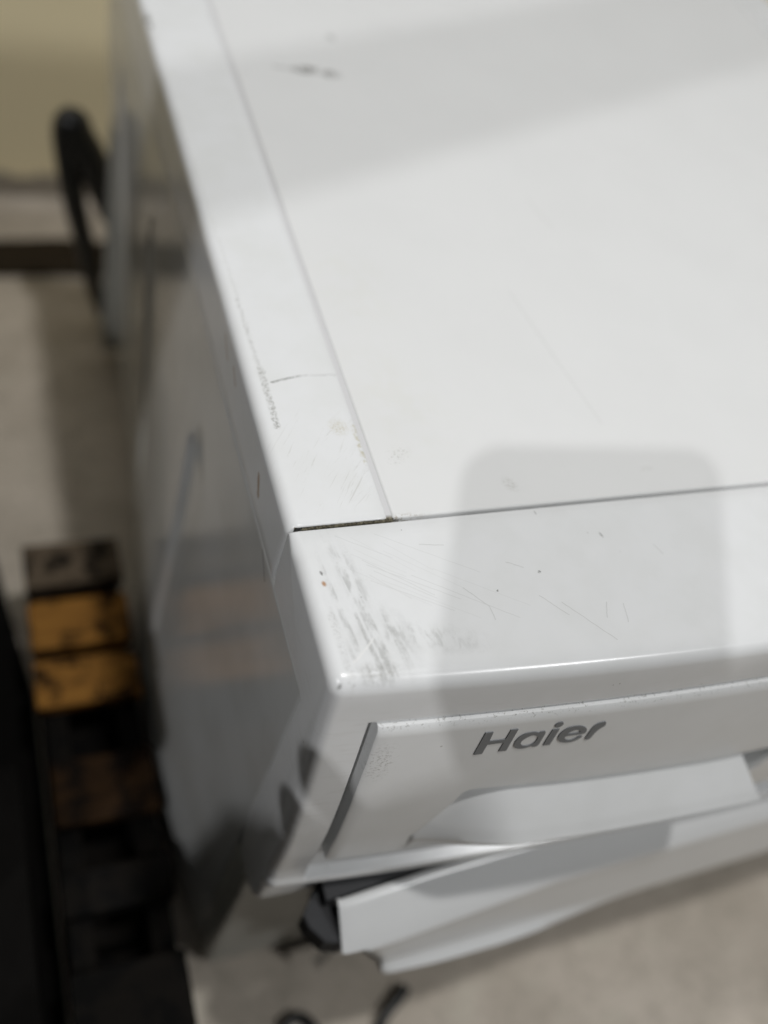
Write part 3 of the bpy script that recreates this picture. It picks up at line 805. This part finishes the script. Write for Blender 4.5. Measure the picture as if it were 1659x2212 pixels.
ed = [(0, 1), (1, 2), (2, 3), (3, 4), (4, 5), (5, 6), (6, 7), (3, 8), (8, 9), (9, 10), (10, 11), (3, 12), (12, 13), (13, 14), (14, 15), (0, 16), (16, 17), (17, 18), (18, 19), (0, 20), (20, 21), (21, 22), (22, 23)]
def fingers(root, palm, tips):
    """short chains from the palm, one per finger"""
    k0 = len(body); body.append((palm, .020)); ed.append((root, k0))
    for tip, rr_ in tips:
        b0 = len(body); P_, T_ = Vector(palm), Vector(tip)
        body.append((tuple(P_.lerp(T_, .35) + Vector((0, 0, (T_.z - P_.z) * .4))), rr_ * 1.1)); body.append((tuple(P_.lerp(T_, .7) + Vector((-.004, 0, (T_.z - P_.z) * .2))), rr_)); body.append((tip, rr_ * .85))
        ed.extend([(k0, b0), (b0, b0 + 1), (b0 + 1, b0 + 2)])
fingers(11, (-.220, -.348, .150), [((-.214, -.240, .222), .0105), ((-.214, -.240, .176), .0110), ((-.214, -.243, .132), .0110), ((-.214, -.250, .096), .0095), ((-.190, -.300, .200), .0100)])
fingers(15, (-.150, -.350, .262), [((-.112, -.275, .262), .0075), ((-.105, -.290, .252), .0078), ((-.112, -.318, .244), .0075), ((-.125, -.335, .238), .0065), ((-.168, -.300, .285), .0085)])
bo = skin("body", body, ed, M_cloth, person)
# phone
ph = thing("smartphone", tuple(PH_C), "black phone held up by the photographer", "phone")
def rounded_slab(name, hw, hh, th, r, mat, parent, cen):
    P = []
    for sx, sy, a0 in ((1, 1, 0), (-1, 1, 90), (-1, -1, 180), (1, -1, 270)):
        for i in range(9):
            a = math.radians(a0 + i * 90 / 8); P.append((sx * (hw - r) + r * math.cos(a), sy * (hh - r) + r * math.sin(a)))
    V = []; n = len(P)
    for d in (-th / 2, th / 2):
        for a, b_ in P: V.append(Vector(cen) + RIGHT * a + DOWN * b_ + FWD * d)
    F = [tuple(range(n)), tuple(range(n, 2 * n))] + [(i, (i + 1) % n, (i + 1) % n + n, i + n) for i in range(n)]
    o = mesh_obj(name, V, F, mat, parent, smooth=False); bevel(o, .001, 2); return o
rounded_slab("phone_body", .0545, .074, .009, .016, M_black, ph, PH_C)
rounded_slab("screen", .0505, .070, .0012, .013, M_glass, ph, PH_C - FWD * .0052)

def shade_sheet():  # flat black sheet cut to the outline of the shadow left of the pallet
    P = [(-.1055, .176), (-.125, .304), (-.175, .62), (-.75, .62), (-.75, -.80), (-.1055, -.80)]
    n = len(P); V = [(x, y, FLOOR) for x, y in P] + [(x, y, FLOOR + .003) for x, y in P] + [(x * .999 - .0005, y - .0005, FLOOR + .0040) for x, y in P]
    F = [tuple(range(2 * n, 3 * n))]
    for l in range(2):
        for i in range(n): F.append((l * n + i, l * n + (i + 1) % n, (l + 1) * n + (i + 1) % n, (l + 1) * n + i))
    mesh_obj("floor_shade_sheet", V, F, M_cab, smooth=False, label="flat black sheet standing in for shadow on the floor left of the pallet, its edge running diagonally", cat="mat")
shade_sheet()
# unseen taller cabinet, added to block the lamp behind from the floor
cab2 = thing("blocker_cabinet", (-.45, .26, FLOOR), "tall black cabinet added further left to block light, behind the low one, out of view", "light blocker")
box("cabinet_body", (-.62, -.275, .06, .45, FLOOR + .03, -.01), M_cab, cab2, .006, 3)
box("plinth", (-.60, -.29, .07, .44, FLOOR + .0045, FLOOR + .0295), M_cab, cab2, .001)
box("cabinet_door", (-.2745, -.268, .07, .44, FLOOR + .05, -.03), M_cab, cab2, .002)
# added dark cabinet blocks light on the left, only its edge in view
cab = thing("blocker_cabinet", (-.36, -.25, FLOOR), "low black cabinet added to block light, on the black shade sheet far left of the pallet", "light blocker")
box("cabinet_body", (-.62, -.1240, -.66, .045, FLOOR + .03, -.345), M_cab, cab, .006, 3)
box("plinth", (-.60, -.1300, -.64, .040, FLOOR + .0045, FLOOR + .0295), M_cab, cab, .001)
box("cabinet_top", (-.625, -.1225, -.665, .048, -.3445, -.335), M_cab, cab, .004, 3)
tb = thing("blocker_box", (-.42, -.04, -.335), "black box added on the low cabinet to block light, out of view", "tool box")  # unseen box, added to keep lamp light off the floor
box("box_body", (-.60, -.26, -.14, .040, -.3345, -.03), M_cab, tb, .006, 3)
box("box_lid", (-.605, -.255, -.145, .045, -.0295, .0), M_cab, tb, .006, 3)

# unseen arm on a post, added to cast the soft band across the top
M_steel = plain("grey_painted_steel", (0.25, 0.26, 0.27), .45, .1, 40)
st = thing("shadow_bracket", (-.80, -.42, FLOOR), "grey steel post with flat arm added left of the machine to cast a shadow band, out of view", "shadow caster")
tube("post", [(-.80, -.42, FLOOR + .012), (-.80, -.42, .2), (-.80, -.42, .90)], .025, M_steel, st, n=20)
box("foot_plate", (-.92, -.68, -.54, -.30, FLOOR, FLOOR + .012), M_steel, st, .003)
def arm():
    a, b_ = Vector((-.80, -.412, .82)), Vector((-.20, -.155, .82)); d = (b_ - a).normalized(); n_ = Vector((-d.y, d.x, 0))
    V = []
    for p in (a, b_):
        for s1 in (-.038, .038):
            for s2 in (-.012, .012): V.append(p + n_ * s1 + Vector((0, 0, s2)))
    F = [(0, 1, 3, 2), (4, 6, 7, 5), (0, 4, 5, 1), (2, 3, 7, 6), (0, 2, 6, 4), (1, 5, 7, 3)]
    bevel(mesh_obj("arm", V, F, M_steel, st, smooth=False), .003, 2)
arm()
